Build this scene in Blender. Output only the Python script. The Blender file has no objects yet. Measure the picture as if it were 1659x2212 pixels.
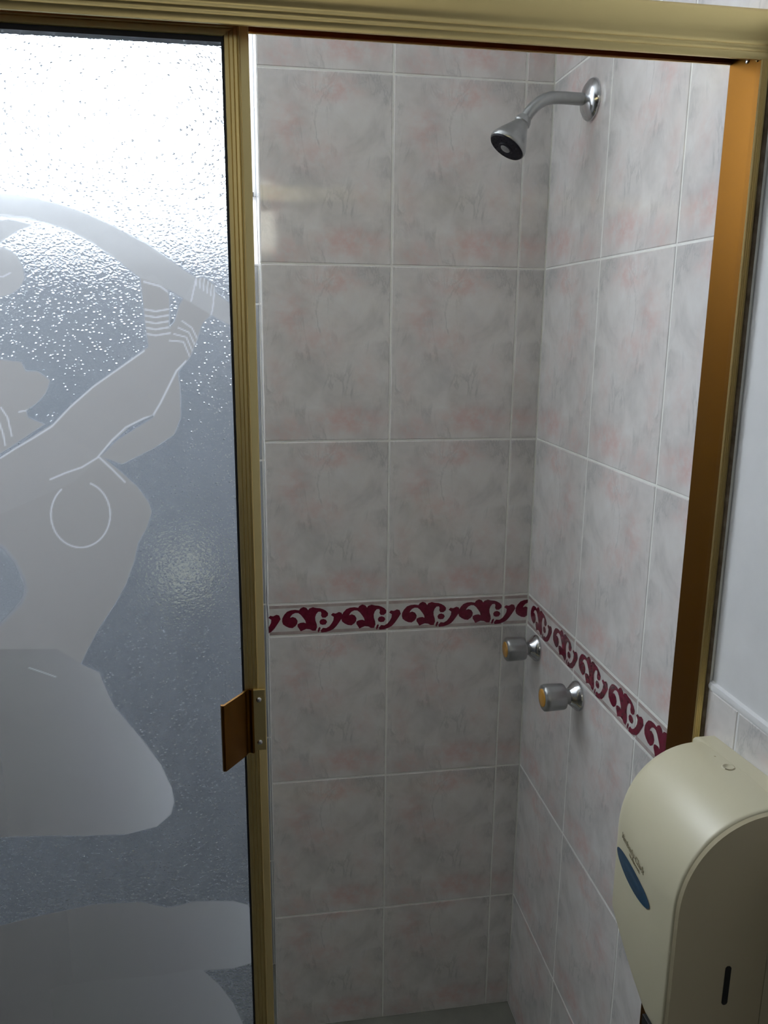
import bpy, bmesh, math, json
import numpy as np
from mathutils import Vector, Matrix
from mathutils.geometry import tessellate_polygon

# ---------------------------------------------------------------- camera
scene = bpy.context.scene
COL = scene.collection
F_PX = 1772.01
cam_d = bpy.data.cameras.new('camera')
cam = bpy.data.objects.new('camera', cam_d); COL.objects.link(cam)
YAW, PITCH, ROLL = 0.16218, -0.22323, 0.01047
cy, sy, cp, sp, cr, sr = math.cos(YAW), math.sin(YAW), math.cos(PITCH), math.sin(PITCH), math.cos(ROLL), math.sin(ROLL)
fw = Vector((sy*cp, cy*cp, sp)); rt = Vector((cy, -sy, 0)); up = rt.cross(fw)
r2 = rt*cr + up*sr; u2 = -rt*sr + up*cr
cam.matrix_world = Matrix(((r2.x, u2.x, -fw.x, -0.57108), (r2.y, u2.y, -fw.y, -1.5841), (r2.z, u2.z, -fw.z, 1.57336), (0, 0, 0, 1)))
cam_d.sensor_fit = 'VERTICAL'; cam_d.sensor_height = 36.0; cam_d.sensor_width = 27.0
cam_d.lens = 36.0*F_PX/2212.0
cam_d.clip_start = 0.01
scene.camera = cam

# ---------------------------------------------------------------- light levels
WINDOW_L = 29.5        # daylit frosted shower window
REAR_L = 7.0          # small window behind the photographer
w = bpy.data.worlds.new('world'); scene.world = w; w.use_nodes = True
w.node_tree.nodes['Background'].inputs[0].default_value = (0.75, 0.85, 1, 1)
w.node_tree.nodes['Background'].inputs[1].default_value = 0.6
scene.view_settings.view_transform = 'Standard'
scene.view_settings.look = 'None'
scene.view_settings.gamma = 1.0
scene.view_settings.exposure = 0.0
try:
    scene.cycles.max_bounces = 14
    scene.cycles.diffuse_bounces = 6
    scene.cycles.glossy_bounces = 6
    scene.cycles.transmission_bounces = 10
    scene.cycles.sample_clamp_indirect = 6.0
    scene.cycles.caustics_refractive = True
    scene.cycles.caustics_reflective = True
    scene.cycles.use_denoising = True
except Exception:
    pass

# ---------------------------------------------------------------- materials
def mat(name, color, rough=0.5, metal=0.0, **kw):
    m = bpy.data.materials.new(name); m.use_nodes = True
    b = m.node_tree.nodes['Principled BSDF']
    b.inputs['Base Color'].default_value = (*color, 1)
    b.inputs['Roughness'].default_value = rough
    b.inputs['Metallic'].default_value = metal
    for k, v in kw.items():
        b.inputs[k.replace('_', ' ')].default_value = v
    return m

class NT:
    def __init__(s, m): s.t = m.node_tree; s.n = s.t.nodes; s.l = s.t.links
    def new(s, typ, **kw):
        n = s.n.new(typ)
        for k, v in kw.items(): setattr(n, k, v)
        return n
    def link(s, a, b): s.l.new(a, b)
    def math(s, op, a, b=None, c=None, clamp=False):
        n = s.n.new('ShaderNodeMath'); n.operation = op; n.use_clamp = clamp
        for i, x in enumerate((a, b, c)):
            if x is None: continue
            if isinstance(x, (int, float)): n.inputs[i].default_value = x
            else: s.l.new(x, n.inputs[i])
        return n.outputs[0]
    def mix(s, f, a, b):
        n = s.n.new('ShaderNodeMix'); n.data_type = 'RGBA'
        for sock, x in ((n.inputs['Factor'], f), (n.inputs[6], a), (n.inputs[7], b)):
            if isinstance(x, (int, float)): sock.default_value = x
            elif isinstance(x, tuple): sock.default_value = (*x, 1)
            else: s.l.new(x, sock)
        return n.outputs[2]
    def ramp(s, fac, stops):
        n = s.n.new('ShaderNodeValToRGB'); e = n.color_ramp.elements
        while len(e) < len(stops): e.new(0.5)
        for i, (p, c) in enumerate(stops):
            e[i].position = p; e[i].color = (*c, 1) if isinstance(c, tuple) else (c, c, c, 1)
        s.l.new(fac, n.inputs[0]); return n.outputs[0]
    def noise(s, vec, scale, detail=3, rough=0.55, dist=0.0):
        n = s.n.new('ShaderNodeTexNoise'); n.inputs['Scale'].default_value = scale
        n.inputs['Detail'].default_value = detail; n.inputs['Roughness'].default_value = rough
        n.inputs['Distortion'].default_value = dist
        if vec is not None: s.l.new(vec, n.inputs['Vector'])
        return n.outputs['Fac']

def tile_material():
    """glossy printed ceramic: warm grey clouds, thin grey veins, pink blotches; the print repeats tile by tile"""
    m = mat('marbled_tile', (0.6, 0.57, 0.55), 0.06)
    t = NT(m); b = t.n['Principled BSDF']
    uv = t.new('ShaderNodeUVMap'); uv.uv_map = 'tile'
    sep = t.new('ShaderNodeSeparateXYZ'); t.link(uv.outputs[0], sep.inputs[0])
    wob = t.noise(uv.outputs[0], 9, 3)
    cloud = t.noise(uv.outputs[0], 11, 4, 0.6, 0.4)
    base = t.ramp(cloud, [(0.3, (0.56, 0.545, 0.54)), (0.52, (0.69, 0.665, 0.655)), (0.72, (0.75, 0.745, 0.74))])
    # veins, slanting
    mp = t.new('ShaderNodeMapping'); mp.inputs['Rotation'].default_value = (0, 0, 0.55)
    mp.inputs['Scale'].default_value = (30, 9, 1); t.link(uv.outputs[0], mp.inputs[0])
    v1 = t.noise(mp.outputs[0], 1.0, 5, 0.65, 1.1)
    vein = t.math('SUBTRACT', 1.0, t.math('MULTIPLY', t.math('ABSOLUTE', t.math('SUBTRACT', v1, 0.5)), 17.0), clamp=True)
    patch = t.ramp(t.noise(uv.outputs[0], 14, 2), [(0.48, 0.0), (0.62, 1.0)])
    vein = t.math('MULTIPLY', vein, patch)
    c = t.mix(t.math('MULTIPLY', vein, 0.42), base, (0.33, 0.34, 0.35))
    # pink blotches at fixed places of the print
    pink = None
    for (px, py, rx, ry, a) in ((0.135, 0.30, 0.045, 0.020, 0.95), (0.06, 0.235, 0.030, 0.045, 0.6), (0.11, 0.19, 0.045, 0.030, 0.5),
                                (0.17, 0.040, 0.055, 0.022, 1.0), (0.05, 0.02, 0.035, 0.025, 0.6), (0.03, 0.12, 0.018, 0.05, 0.35), (0.2, 0.13, 0.02, 0.03, 0.4)):
        dx = t.math('DIVIDE', t.math('SUBTRACT', sep.outputs[0], px), rx)
        dy = t.math('DIVIDE', t.math('SUBTRACT', sep.outputs[1], py), ry)
        d = t.math('ADD', t.math('MULTIPLY', dx, dx), t.math('MULTIPLY', dy, dy))
        g = t.math('MULTIPLY', t.math('EXPONENT', t.math('MULTIPLY', d, -0.9)), a)
        pink = g if pink is None else t.math('MAXIMUM', pink, g)
    mott = t.ramp(t.noise(uv.outputs[0], 38, 3, 0.6), [(0.35, 0.15), (0.62, 1.0)])
    pf = t.math('MULTIPLY', t.math('MULTIPLY', pink, mott), 0.9)
    c = t.mix(pf, c, (0.66, 0.43, 0.41))
    t.link(c, b.inputs['Base Color'])
    # a faint waviness of the glaze
    geo = t.new('ShaderNodeNewGeometry')
    bn = t.noise(geo.outputs['Position'], 14, 1)
    bp = t.new('ShaderNodeBump'); bp.inputs['Strength'].default_value = 0.05; bp.inputs['Distance'].default_value = 0.002
    t.link(bn, bp.inputs['Height']); t.link(bp.outputs[0], b.inputs['Normal'])
    return m

def gold_material(name, col, rough, streak=True):
    m = mat(name, col, rough, 1.0); t = NT(m); b = t.n['Principled BSDF']
    tc = t.new('ShaderNodeTexCoord'); mp = t.new('ShaderNodeMapping'); mp.inputs['Scale'].default_value = (1, 4, 4)
    t.link(tc.outputs['Object'], mp.inputs[0])
    n = t.noise(mp.outputs[0], 6, 3)
    r = t.new('ShaderNodeMapRange'); r.inputs[3].default_value = rough-0.01; r.inputs[4].default_value = rough+0.02
    t.link(n, r.inputs[0]); b.inputs['Roughness'].default_value = rough
    return m

def noisy(name, c1, c2, scale, rough, bump=0.0, dist=0.002):
    m = mat(name, c1, rough); t = NT(m); b = t.n['Principled BSDF']
    tc = t.new('ShaderNodeTexCoord')
    n = t.noise(tc.outputs['Object'], scale, 4)
    t.link(t.ramp(n, [(0.3, c1), (0.7, c2)]), b.inputs['Base Color'])
    if bump:
        bp = t.new('ShaderNodeBump'); bp.inputs['Strength'].default_value = bump; bp.inputs['Distance'].default_value = dist
        t.link(n, bp.inputs['Height']); t.link(bp.outputs[0], b.inputs['Normal'])
    return m

def emission(name, col, strength, rib=0.0):
    m = bpy.data.materials.new(name); m.use_nodes = True; t = NT(m)
    t.n.remove(t.n['Principled BSDF'])
    e = t.new('ShaderNodeEmission'); e.inputs[0].default_value = (*col, 1); e.inputs[1].default_value = strength
    t.link(e.outputs[0], t.n['Material Output'].inputs[0])
    return m

def glass_sheet_material():
    """pebbled acrylic sheet; attribute 'etch' is how densely the figure is sandblasted, 'smooth' where the pebbling is polished off"""
    m = bpy.data.materials.new('pebbled_acrylic'); m.use_nodes = True; t = NT(m)
    t.n.remove(t.n['Principled BSDF']); out = t.n['Material Output']
    at = t.new('ShaderNodeAttribute'); at.attribute_name = 'etch'
    am = t.new('ShaderNodeAttribute'); am.attribute_name = 'smooth'
    tc = t.new('ShaderNodeTexCoord')
    mp = t.new('ShaderNodeMapping'); mp.inputs['Scale'].default_value = (1, 1, 1.35); mp.inputs['Rotation'].default_value = (0, 0.35, 0)
    t.link(tc.outputs['Object'], mp.inputs[0])
    v = t.new('ShaderNodeTexVoronoi'); v.feature = 'SMOOTH_F1'; v.inputs['Scale'].default_value = 250; v.inputs['Smoothness'].default_value = 0.7
    wn = t.new('ShaderNodeTexNoise'); wn.inputs['Scale'].default_value = 90; wn.inputs['Detail'].default_value = 2
    t.link(mp.outputs[0], wn.inputs['Vector'])
    vm = t.new('ShaderNodeMix'); vm.data_type = 'VECTOR'; vm.inputs[0].default_value = 0.012
    t.link(mp.outputs[0], vm.inputs[4]); t.link(wn.outputs['Color'], vm.inputs[5]); t.link(vm.outputs[1], v.inputs['Vector'])
    h2 = t.noise(mp.outputs[0], 420, 2)
    h = t.math('ADD', t.math('MULTIPLY', v.outputs['Distance'], 0.34), t.math('MULTIPLY', h2, 0.15))
    v3 = t.new('ShaderNodeTexVoronoi'); v3.inputs['Scale'].default_value = 270; t.link(mp.outputs[0], v3.inputs['Vector'])
    cs = t.new('ShaderNodeSeparateColor'); t.link(v3.outputs['Color'], cs.inputs[0])
    pit = t.math('MULTIPLY', t.ramp(v3.outputs['Distance'], [(0.0, 1.0), (0.45, 0.0)]), t.math('MULTIPLY', t.math('SUBTRACT', cs.outputs[0], 0.25, clamp=True), 1.3))
    h = t.math('ADD', h, t.math('MULTIPLY', pit, 0.85))
    st = t.math('MULTIPLY', t.math('SUBTRACT', 1.0, am.outputs['Fac'], clamp=True), 0.72)
    bp = t.new('ShaderNodeBump'); bp.inputs['Distance'].default_value = 0.0022
    t.link(st, bp.inputs['Strength']); t.link(h, bp.inputs['Height'])
    gl = t.new('ShaderNodeBsdfGlass'); gl.inputs['IOR'].default_value = 1.45; gl.inputs['Color'].default_value = (0.90, 0.95, 1.0, 1)
    t.link(t.math('ADD', t.math('MULTIPLY', am.outputs['Fac'], 0.22), 0.03), gl.inputs['Roughness'])
    t.link(bp.outputs[0], gl.inputs['Normal'])
    tr = t.new('ShaderNodeBsdfTranslucent'); al = t.new('ShaderNodeAttribute'); al.attribute_name = 'line'
    t.link(t.mix(al.outputs['Fac'], t.mix(am.outputs['Fac'], (0.31, 0.345, 0.41), (0.145, 0.139, 0.134)), (0.29, 0.30, 0.32)), tr.inputs['Color'])
    # even the unetched sheet is a little milky
    milk = t.math('MULTIPLY', t.math('SUBTRACT', 1.0, am.outputs['Fac'], clamp=True), 0.20)
    f = t.math('ADD', t.math('MULTIPLY', at.outputs['Fac'], 0.98), milk, clamp=True)
    mx = t.new('ShaderNodeMixShader')
    t.link(f, mx.inputs[0]); t.link(gl.outputs[0], mx.inputs[1]); t.link(tr.outputs[0], mx.inputs[2])
    t.link(mx.outputs[0], out.inputs[0])
    return m

M = {}
M['tile'] = tile_material()
M['grout'] = noisy('grout', (0.78, 0.78, 0.75), (0.84, 0.84, 0.81), 60, 0.85, 0.2)
M['listello'] = noisy('listello_glaze', (0.58, 0.56, 0.55), (0.70, 0.68, 0.67), 45, 0.16)
M['listello_edge'] = noisy('listello_edge', (0.36, 0.29, 0.28), (0.50, 0.42, 0.40), 40, 0.2)
M['crimson'] = noisy('crimson_glaze', (0.10, 0.005, 0.018), (0.17, 0.012, 0.035), 120, 0.2)
M['plaster'] = noisy('white_plaster', (0.63, 0.63, 0.64), (0.68, 0.68, 0.69), 18, 0.8, 0.12)
M['ceiling'] = noisy('ceiling_paint', (0.74, 0.74, 0.73), (0.78, 0.78, 0.77), 10, 0.9)
M['floor'] = noisy('floor_tile', (0.17, 0.17, 0.15), (0.22, 0.22, 0.19), 12, 0.3)
M['gold'] = gold_material('gold_anodised', (0.74, 0.59, 0.28), 0.40)
M['gold_shaded'] = gold_material('gold_channel_shaded', (0.125, 0.050, 0.002), 0.46)  # same gold metal, with its dark reflections put into the base colour
M['channel_shade'] = gold_material('gold_channel_inside_shade', (0.30, 0.11, 0.03), 0.4)  # gold of the header channel's inside, its brown shade put into the colour
M['gasket'] = mat('black_gasket', (0.012, 0.013, 0.02), 0.5)
M['chrome'] = mat('chrome', (0.62, 0.63, 0.65), 0.16, 1.0)
M['satin'] = noisy('satin_chrome', (0.30, 0.31, 0.31), (0.38, 0.39, 0.39), 30, 0.3); M['satin'].node_tree.nodes['Principled BSDF'].inputs['Metallic'].default_value = 0.75
M['rubber'] = mat('dark_nozzle_plate', (0.004, 0.004, 0.010), 0.55, Specular_IOR_Level=0.25)
M['amber'] = mat('amber_button', (0.42, 0.21, 0.03), 0.3)
M['cream'] = noisy('cream_plastic', (0.50, 0.46, 0.325), (0.53, 0.49, 0.35), 5, 0.42)
M['cream_dark'] = mat('shaded_cream_plastic', (0.48, 0.42, 0.28), 0.45)  # same cream, darkened in colour for the shaded side
M['blue'] = noisy('blue_badge', (0.008, 0.035, 0.075), (0.012, 0.05, 0.10), 40, 0.3)
M['print'] = mat('grey_brown_print', (0.25, 0.21, 0.13), 0.6)
M['black'] = mat('black_plastic', (0.004, 0.004, 0.004), 0.6)
M['ceramic'] = noisy('cream_ceramic', (0.78, 0.77, 0.66), (0.82, 0.81, 0.70), 9, 0.15)
M['white_frame'] = mat('white_window_frame', (0.75, 0.76, 0.77), 0.4)
M['pane'] = emission('daylit_frosted_pane', (0.86, 0.935, 1.0), WINDOW_L)
M['rear_pane'] = emission('daylit_rear_pane', (1.0, 0.97, 0.82), REAR_L)
M['steel'] = mat('steel_screw', (0.7, 0.7, 0.7), 0.25, 1.0)

def clear_sheet():
    m = bpy.data.materials.new('acrylic_face'); m.use_nodes = True; t = NT(m)
    t.n.remove(t.n['Principled BSDF'])
    g = t.new('ShaderNodeBsdfGlass'); g.inputs['IOR'].default_value = 1.45; g.inputs['Roughness'].default_value = 0.02
    t.link(g.outputs[0], t.n['Material Output'].inputs[0]); return m
M['acrylic'] = clear_sheet()
M['pebbled'] = glass_sheet_material()

# ---------------------------------------------------------------- helpers
def obj(name, bm, mats, parent=None, smooth=False, loc=None):
    me = bpy.data.meshes.new(name)
    bm.normal_update(); bm.to_mesh(me); bm.free()
    for m in (mats if isinstance(mats, (list, tuple)) else [mats]): me.materials.append(M[m])
    if smooth:
        for p in me.polygons: p.use_smooth = True
    o = bpy.data.objects.new(name, me); COL.objects.link(o)
    if parent is not None: o.parent = parent
    if loc: o.location = loc
    return o

def tag(o, label=None, cat=None, group=None, kind=None):
    if label: o['label'] = label
    if cat: o['category'] = cat
    if group: o['group'] = group
    if kind: o['kind'] = kind
    return o

def thing(name, label, cat, loc=(0, 0, 0), group=None):
    o = bpy.data.objects.new(name, None); COL.objects.link(o); o.location = loc
    o.empty_display_size = 0.05
    return tag(o, label, cat, group)

def place(parent, *children):
    """children are modelled in room coordinates; hang them under the thing's base"""
    for c in children:
        c.parent = parent; c.location = Vector(c.location) - parent.location

def box(bm, a, b, mi=0, bevel=0.0):
    x0, y0, z0 = a; x1, y1, z1 = b
    vs = [bm.verts.new(p) for p in ((x0,y0,z0),(x1,y0,z0),(x1,y1,z0),(x0,y1,z0),(x0,y0,z1),(x1,y0,z1),(x1,y1,z1),(x0,y1,z1))]
    fs = [bm.faces.new([vs[i] for i in q]) for q in ((3,2,1,0),(4,5,6,7),(0,1,5,4),(1,2,6,5),(2,3,7,6),(3,0,4,7))]
    for f in fs: f.material_index = mi
    if bevel:
        es = list({e for f in fs for e in f.edges})
        bmesh.ops.bevel(bm, geom=es, offset=bevel, segments=2, affect='EDGES', profile=0.6)
    return fs

def prism(bm, prof, p0, p1, au, av, mi=0):
    """extrude polygon prof (u,v) along p0->p1 with axes au, av"""
    p0, p1, au, av = map(Vector, (p0, p1, au, av))
    A = [bm.verts.new(p0 + au*u + av*v) for u, v in prof]
    B = [bm.verts.new(p1 + au*u + av*v) for u, v in prof]
    n = len(prof); fs = []
    for i in range(n):
        fs.append(bm.faces.new((A[i], A[(i+1) % n], B[(i+1) % n], B[i])))
    fs.append(bm.faces.new(A[::-1])); fs.append(bm.faces.new(B))
    for f in fs: f.material_index = mi
    bmesh.ops.recalc_face_normals(bm, faces=fs)
    return A, B, fs

def lathe(bm, prof, origin, axis, seg=40, mi=0, caps=True):
    """prof: (distance along axis, radius)"""
    o = Vector(origin); ax = Vector(axis).normalized()
    t = ax.orthogonal().normalized(); s = ax.cross(t)
    rings = []
    for d, r in prof:
        rings.append([bm.verts.new(o + ax*d + (t*math.cos(2*math.pi*i/seg) + s*math.sin(2*math.pi*i/seg))*r) for i in range(seg)])
    fs = []
    for a, b in zip(rings, rings[1:]):
        for i in range(seg):
            fs.append(bm.faces.new((a[i], a[(i+1) % seg], b[(i+1) % seg], b[i])))
    if caps:
        fs.append(bm.faces.new(rings[0][::-1])); fs.append(bm.faces.new(rings[-1]))
    for f in fs: f.material_index = mi
    bmesh.ops.recalc_face_normals(bm, faces=fs)
    return fs

def tube(bm, pts, r, seg=24, mi=0):
    pts = [Vector(p) for p in pts]; rings = []; ref = Vector((0, 1, 0))
    for i, p in enumerate(pts):
        d = (pts[min(i+1, len(pts)-1)] - pts[max(i-1, 0)]).normalized()
        a = d.cross(ref).normalized(); b = d.cross(a)
        rings.append([bm.verts.new(p + (a*math.cos(2*math.pi*k/seg) + b*math.sin(2*math.pi*k/seg))*r) for k in range(seg)])
    fs = []
    for A, B in zip(rings, rings[1:]):
        for k in range(seg): fs.append(bm.faces.new((A[k], A[(k+1) % seg], B[(k+1) % seg], B[k])))
    fs.append(bm.faces.new(rings[0][::-1])); fs.append(bm.faces.new(rings[-1]))
    for f in fs: f.material_index = mi
    bmesh.ops.recalc_face_normals(bm, faces=fs)

def smooth_by_angle(o, deg=35):
    me = o.data
    bm = bmesh.new(); bm.from_mesh(me)
    for e in bm.edges:
        e.smooth = not (len(e.link_faces) == 2 and e.calc_face_angle(0) > math.radians(deg))
    for f in bm.faces: f.smooth = True
    bm.to_mesh(me); bm.free()
    return o

def fatten(pts, d):
    n = len(pts); A = sum(pts[i][0]*pts[(i+1) % n][1]-pts[(i+1) % n][0]*pts[i][1] for i in range(n))
    s = 1 if A > 0 else -1; out = []
    for i in range(n):
        (x0, y0), (x1, y1), (x2, y2) = pts[i-1], pts[i], pts[(i+1) % n]
        n1 = Vector((y1-y0, x0-x1)).normalized(); n2 = Vector((y2-y1, x1-x2)).normalized()
        m = (n1+n2); m = m.normalized() if m.length > 0.3 else n1
        out.append((x1+m.x*d*s, y1+m.y*d*s))
    return out
# ---------------------------------------------------------------- tiled walls
TW = 0.248
ZL = [0.0, 0.2955, 0.6255, 0.9555, 1.0235, 1.3535, 1.6835, 2.0135, 2.3435, 2.42]
BAND = 3      # index of the border row
MOT = json.loads('''{"fill":[[0.0,0.02865],[0.00042,0.03519],[0.0042,0.04244],[0.01009,0.04882],[0.01765,0.05146],[0.02606,0.05204],[0.03446,0.05056],[0.03698,0.05458],[0.04287,0.05728],[0.04875,0.05506],[0.05253,0.05003],[0.05547,0.05404],[0.0622,0.05589],[0.06892,0.05406],[0.07649,0.05302],[0.08237,0.0508],[0.08825,0.04735],[0.09246,0.04232],[0.09204,0.03742],[0.08741,0.03346],[0.08153,0.03363],[0.07901,0.0378],[0.07985,0.04269],[0.07817,0.04683],[0.07228,0.04659],[0.06808,0.04139],[0.06598,0.03491],[0.0664,0.02753],[0.06892,0.02009],[0.06976,0.01351],[0.06724,0.00622],[0.06136,0.00639],[0.05547,0.00984],[0.04791,0.01088],[0.04203,0.00859],[0.03698,0.00629],[0.03446,0.01127],[0.0311,0.01628],[0.0311,0.02119],[0.03614,0.0235],[0.04287,0.02412],[0.04791,0.02234],[0.04707,0.02809],[0.04287,0.03476],[0.03782,0.04146],[0.03278,0.0457],[0.02606,0.04631],[0.02017,0.04361],[0.01681,0.03962],[0.01513,0.03557],[0.02101,0.03704],[0.0269,0.03441],[0.03026,0.02858],[0.02942,0.02288],[0.02606,0.01807],[0.02017,0.01414],[0.01345,0.01516],[0.00672,0.01863],[0.00168,0.02287]],"tail":[[0.07901,0.00178],[0.07817,0.0059],[0.08237,0.01069],[0.08909,0.00968],[0.09582,0.01357],[0.10086,0.01997],[0.10422,0.02642],[0.10506,0.03377],[0.09918,0.03803],[0.10254,0.04162],[0.10843,0.04022],[0.11515,0.04329],[0.12019,0.04151],[0.12271,0.03407],[0.11935,0.02844],[0.11515,0.02201],[0.11011,0.01479],[0.10422,0.00841],[0.09666,0.00454],[0.08825,0.00233]],"dot":[[0.07565,0.0248],[0.07817,0.02882],[0.08321,0.0299],[0.08825,0.02771],[0.09035,0.02355],[0.08741,0.01873],[0.08153,0.01808],[0.07691,0.01985]],"stem":[[0.07186,0.00445],[0.07312,0.01014],[0.07565,0.01334],[0.07691,0.01085],[0.07523,0.00599],[0.07312,0.00196]]}''')

def tiled(name, P, N, cols, rows, holes=(), band_row=None, umap=None, motifs=(), mdir=1, backing=None, kind='structure', parent=None):
    """P(u, z) -> point on the tile face; N = outward normal. cols / rows are grout lines. Tile faces sit 0.8 mm proud of the grout."""
    bm = bmesh.new(); uvl = bm.loops.layers.uv.new('tile')
    N = Vector(N); g = 0.0017; ch = 0.0012
    def quad(ps, mi, uvs=None):
        f = bm.faces.new([bm.verts.new(p) for p in ps]); f.material_index = mi
        if f.normal.length == 0: f.normal_update()
        if f.normal.dot(N) < -0.2:
            f.normal_flip()
            if uvs: 
                for l in f.loops:
                    k = min(range(4), key=lambda i: (Vector(ps[i]) - l.vert.co).length)
                    l[uvl].uv = uvs[k]
                return f
        if uvs:
            for l, uvv in zip(f.loops, uvs): l[uvl].uv = uvv
        return f
    for i in range(len(cols)-1):
        for j in range(len(rows)-1):
            u0, u1 = sorted((cols[i], cols[i+1])); z0, z1 = rows[j], rows[j+1]
            for (hu0, hu1, hz0, hz1) in holes:      # a tile that meets an opening is cut back to it
                if u0 >= hu0-1e-4 and u1 <= hu1+1e-4 and z1 > hz0 and z0 < hz1:
                    if z0 < hz0: z1 = hz0
                    elif z1 > hz1: z0 = hz1
                    else: z0 = z1
            if z1-z0 < 0.006: continue
            mi = 2 if (band_row is not None and j == band_row) else 0
            a, b, c, d = u0+g, u1-g, z0+g, z1-g
            off = (((i*37) % 7)*0.0, 0)
            def T(u, z): return (umap(u, i) if umap else u-u0, z-z0)
            inn = [(a+ch, c+ch), (b-ch, c+ch), (b-ch, d-ch), (a+ch, d-ch)]
            out = [(a, c), (b, c), (b, d), (a, d)]
            if mi == 2:
                hs = [c+ch, c+0.0075, d-0.0075, d-ch]
                for k in range(3):
                    q = [(a+ch, hs[k]), (b-ch, hs[k]), (b-ch, hs[k+1]), (a+ch, hs[k+1])]
                    quad([P(*p) for p in q], 2 if k == 1 else 3, [T(*p) for p in q])
            else:
                quad([P(*p) for p in inn], mi, [T(*p) for p in inn])
            for k in range(4):
                k2 = (k+1) % 4
                quad([Vector(P(*out[k])) - N*0.0009, Vector(P(*out[k2])) - N*0.0009, Vector(P(*inn[k2])), Vector(P(*inn[k]))], 2 if mi == 2 else 0,
                     [T(*out[k]), T(*out[k2]), T(*inn[k2]), T(*inn[k])])
    # grout bed and masonry behind
    for (a, b) in backing: box(bm, a, b, 1)
    wall = obj(name, bm, ['tile', 'grout', 'listello', 'listello_edge'], parent)
    if kind: wall['kind'] = kind
    # painted scrolls of the border, as thin glaze relief
    if motifs:
        bm = bmesh.new()
        umin, umax = min(cols)+0.001, max(cols)-0.001
        for s in motifs:
            for key in ('fill', 'tail', 'dot', 'stem'):
                pts = [(s + mdir*x, 0.9580 + z) for x, z in fatten(MOT[key], 0.0006)]
                vs = [bm.verts.new(Vector(P(u, z)) + N*0.0004) for u, z in pts]
                tris = tessellate_polygon([[Vector((u, z, 0)) for u, z in pts]])
                for t3 in tris:
                    try: f = bm.faces.new([vs[q] for q in t3])
                    except ValueError: continue
                    f.normal_update()
                    if f.normal.dot(N) < 0: f.normal_flip()
        ax = (Vector(P(1, 0)) - Vector(P(0, 0)))
        for lim, sgn in ((umin, -1), (umax, 1)):
            geom = bm.verts[:] + bm.edges[:] + bm.faces[:]
            bmesh.ops.bisect_plane(bm, geom=geom, plane_co=P(lim, 1), plane_no=ax*sgn, clear_outer=True)
        bmesh.ops.solidify(bm, geom=bm.faces[:], thickness=0.0004) if False else None
        o = obj('border_scroll_pattern', bm, 'crimson', wall)
        o['label'] = 'crimson leafy scrolls painted along the tile border'
    return wall

# back wall of the shower (the projecting pier, Y = 0)
XE = -0.547
cols_b = [0.0, -0.0546, -0.0546-TW, XE]
def umap_b(u, i): 
    right = cols_b[i]
    left = cols_b[i+1]
    return u - (right - TW) if i in (0,) else (u-left if i == 1 else u-(cols_b[2]-TW))
wb = tiled('wall_back', lambda u, z: (u, 0.0, z), (0, -1, 0), cols_b, ZL, band_row=BAND, umap=umap_b,
      motifs=[-0.645, -0.5183, -0.3977, -0.2716, -0.1511, -0.0267], mdir=1, backing=[((XE+0.0012, 0.0009, -0.05), (0.05, 0.36, 2.42))])
# short return of the pier towards the window (faces -X)
tiled('wall_return', lambda u, z: (XE, u, z), (-1, 0, 0), [0.0, 0.2, 0.335], ZL, band_row=BAND, umap=lambda u, i: u,
      motifs=[0.06, 0.185], mdir=-1, backing=[((XE+0.0009, 0.001, 0.0), (XE+0.0011, 0.335, 2.42))])
# recessed wall with the window, Y = 0.2
WX0, WX1, WZ0, WZ1 = -1.235, XE, 1.695, 2.33
cols_r = [XE, -0.795, -1.043, WX0, -1.291, -1.45]
tiled('wall_window', lambda u, z: (u, 0.2, z), (0, -1, 0), cols_r, [0.0, 0.2955, 0.6255, 0.9555, 1.2855, 1.6155, 1.6955, 2.0135, 2.34, 2.42],
      holes=[(WX0, WX1, WZ0, WZ1)], umap=lambda u, i: u-(cols_r[i+1] if i not in (3,) else cols_r[4]),
      backing=[((-1.55, 0.2009, -0.05), (XE+0.02, 0.36, WZ0)), ((-1.55, 0.2009, WZ0), (WX0, 0.36, WZ1)), ((-1.55, 0.2009, WZ1), (XE+0.02, 0.36, 2.42))])
# right wall X = 0: full-height tile in the shower, wainscot with plaster above outside it
YD = -0.684
cols_s = [0.0, -0.2576, -0.2576-TW, YD]
tiled('wall_right', lambda u, z: (0.0, u, z), (-1, 0, 0), cols_s, ZL, band_row=BAND, umap=lambda u, i: (TW-0.0+u-cols_s[i]) if i < 2 else (TW+u-cols_s[2]),
      motifs=[-0.0211, -0.1517, -0.2806, -0.4073, -0.5348, -0.66], mdir=-1, backing=[((0.0009, YD-0.003, -0.05), (0.12, 0.36, 2.42))])
c2 = [YD, -0.7536, -1.0016, -1.2496, -1.4976, -1.7456, -1.9936, -2.2416, -2.4896, -2.7376, -3.0]
zw = [0.0, 0.135, 0.465, 0.795, 1.125]
bw_ = bpy.data.objects['wall_window']; M['tile_shaded'] = noisy('shaded_recess_tile', (0.33, 0.345, 0.375), (0.41, 0.425, 0.45), 9, 0.2); bw_.data.materials[0] = M['tile_shaded']  # recess wall's tile, with its dimness put into a darker, bluer colour
bmw = tiled('wall_right_outer', lambda u, z: (0.0, u, z), (-1, 0, 0), c2, zw, umap=lambda u, i: u-c2[i+1],
      backing=[((0.0009, -3.0, -0.05), (0.12, YD, 1.125)), ((0.004, -3.0, 1.1345), (0.12, YD, 2.42))])
bmw.data.materials[1] = M['plaster']
bm = bmesh.new()
prism(bm, [(0.0, 0.0), (0.0006, 0.0005), (0.0010, 0.004), (0.0002, 0.008), (-0.0045, 0.0105), (-0.006, 0.0)], (0, -3.0, 1.125), (0, YD-0.002, 1.125), (-1, 0, 0), (0, 0, 1))
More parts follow.
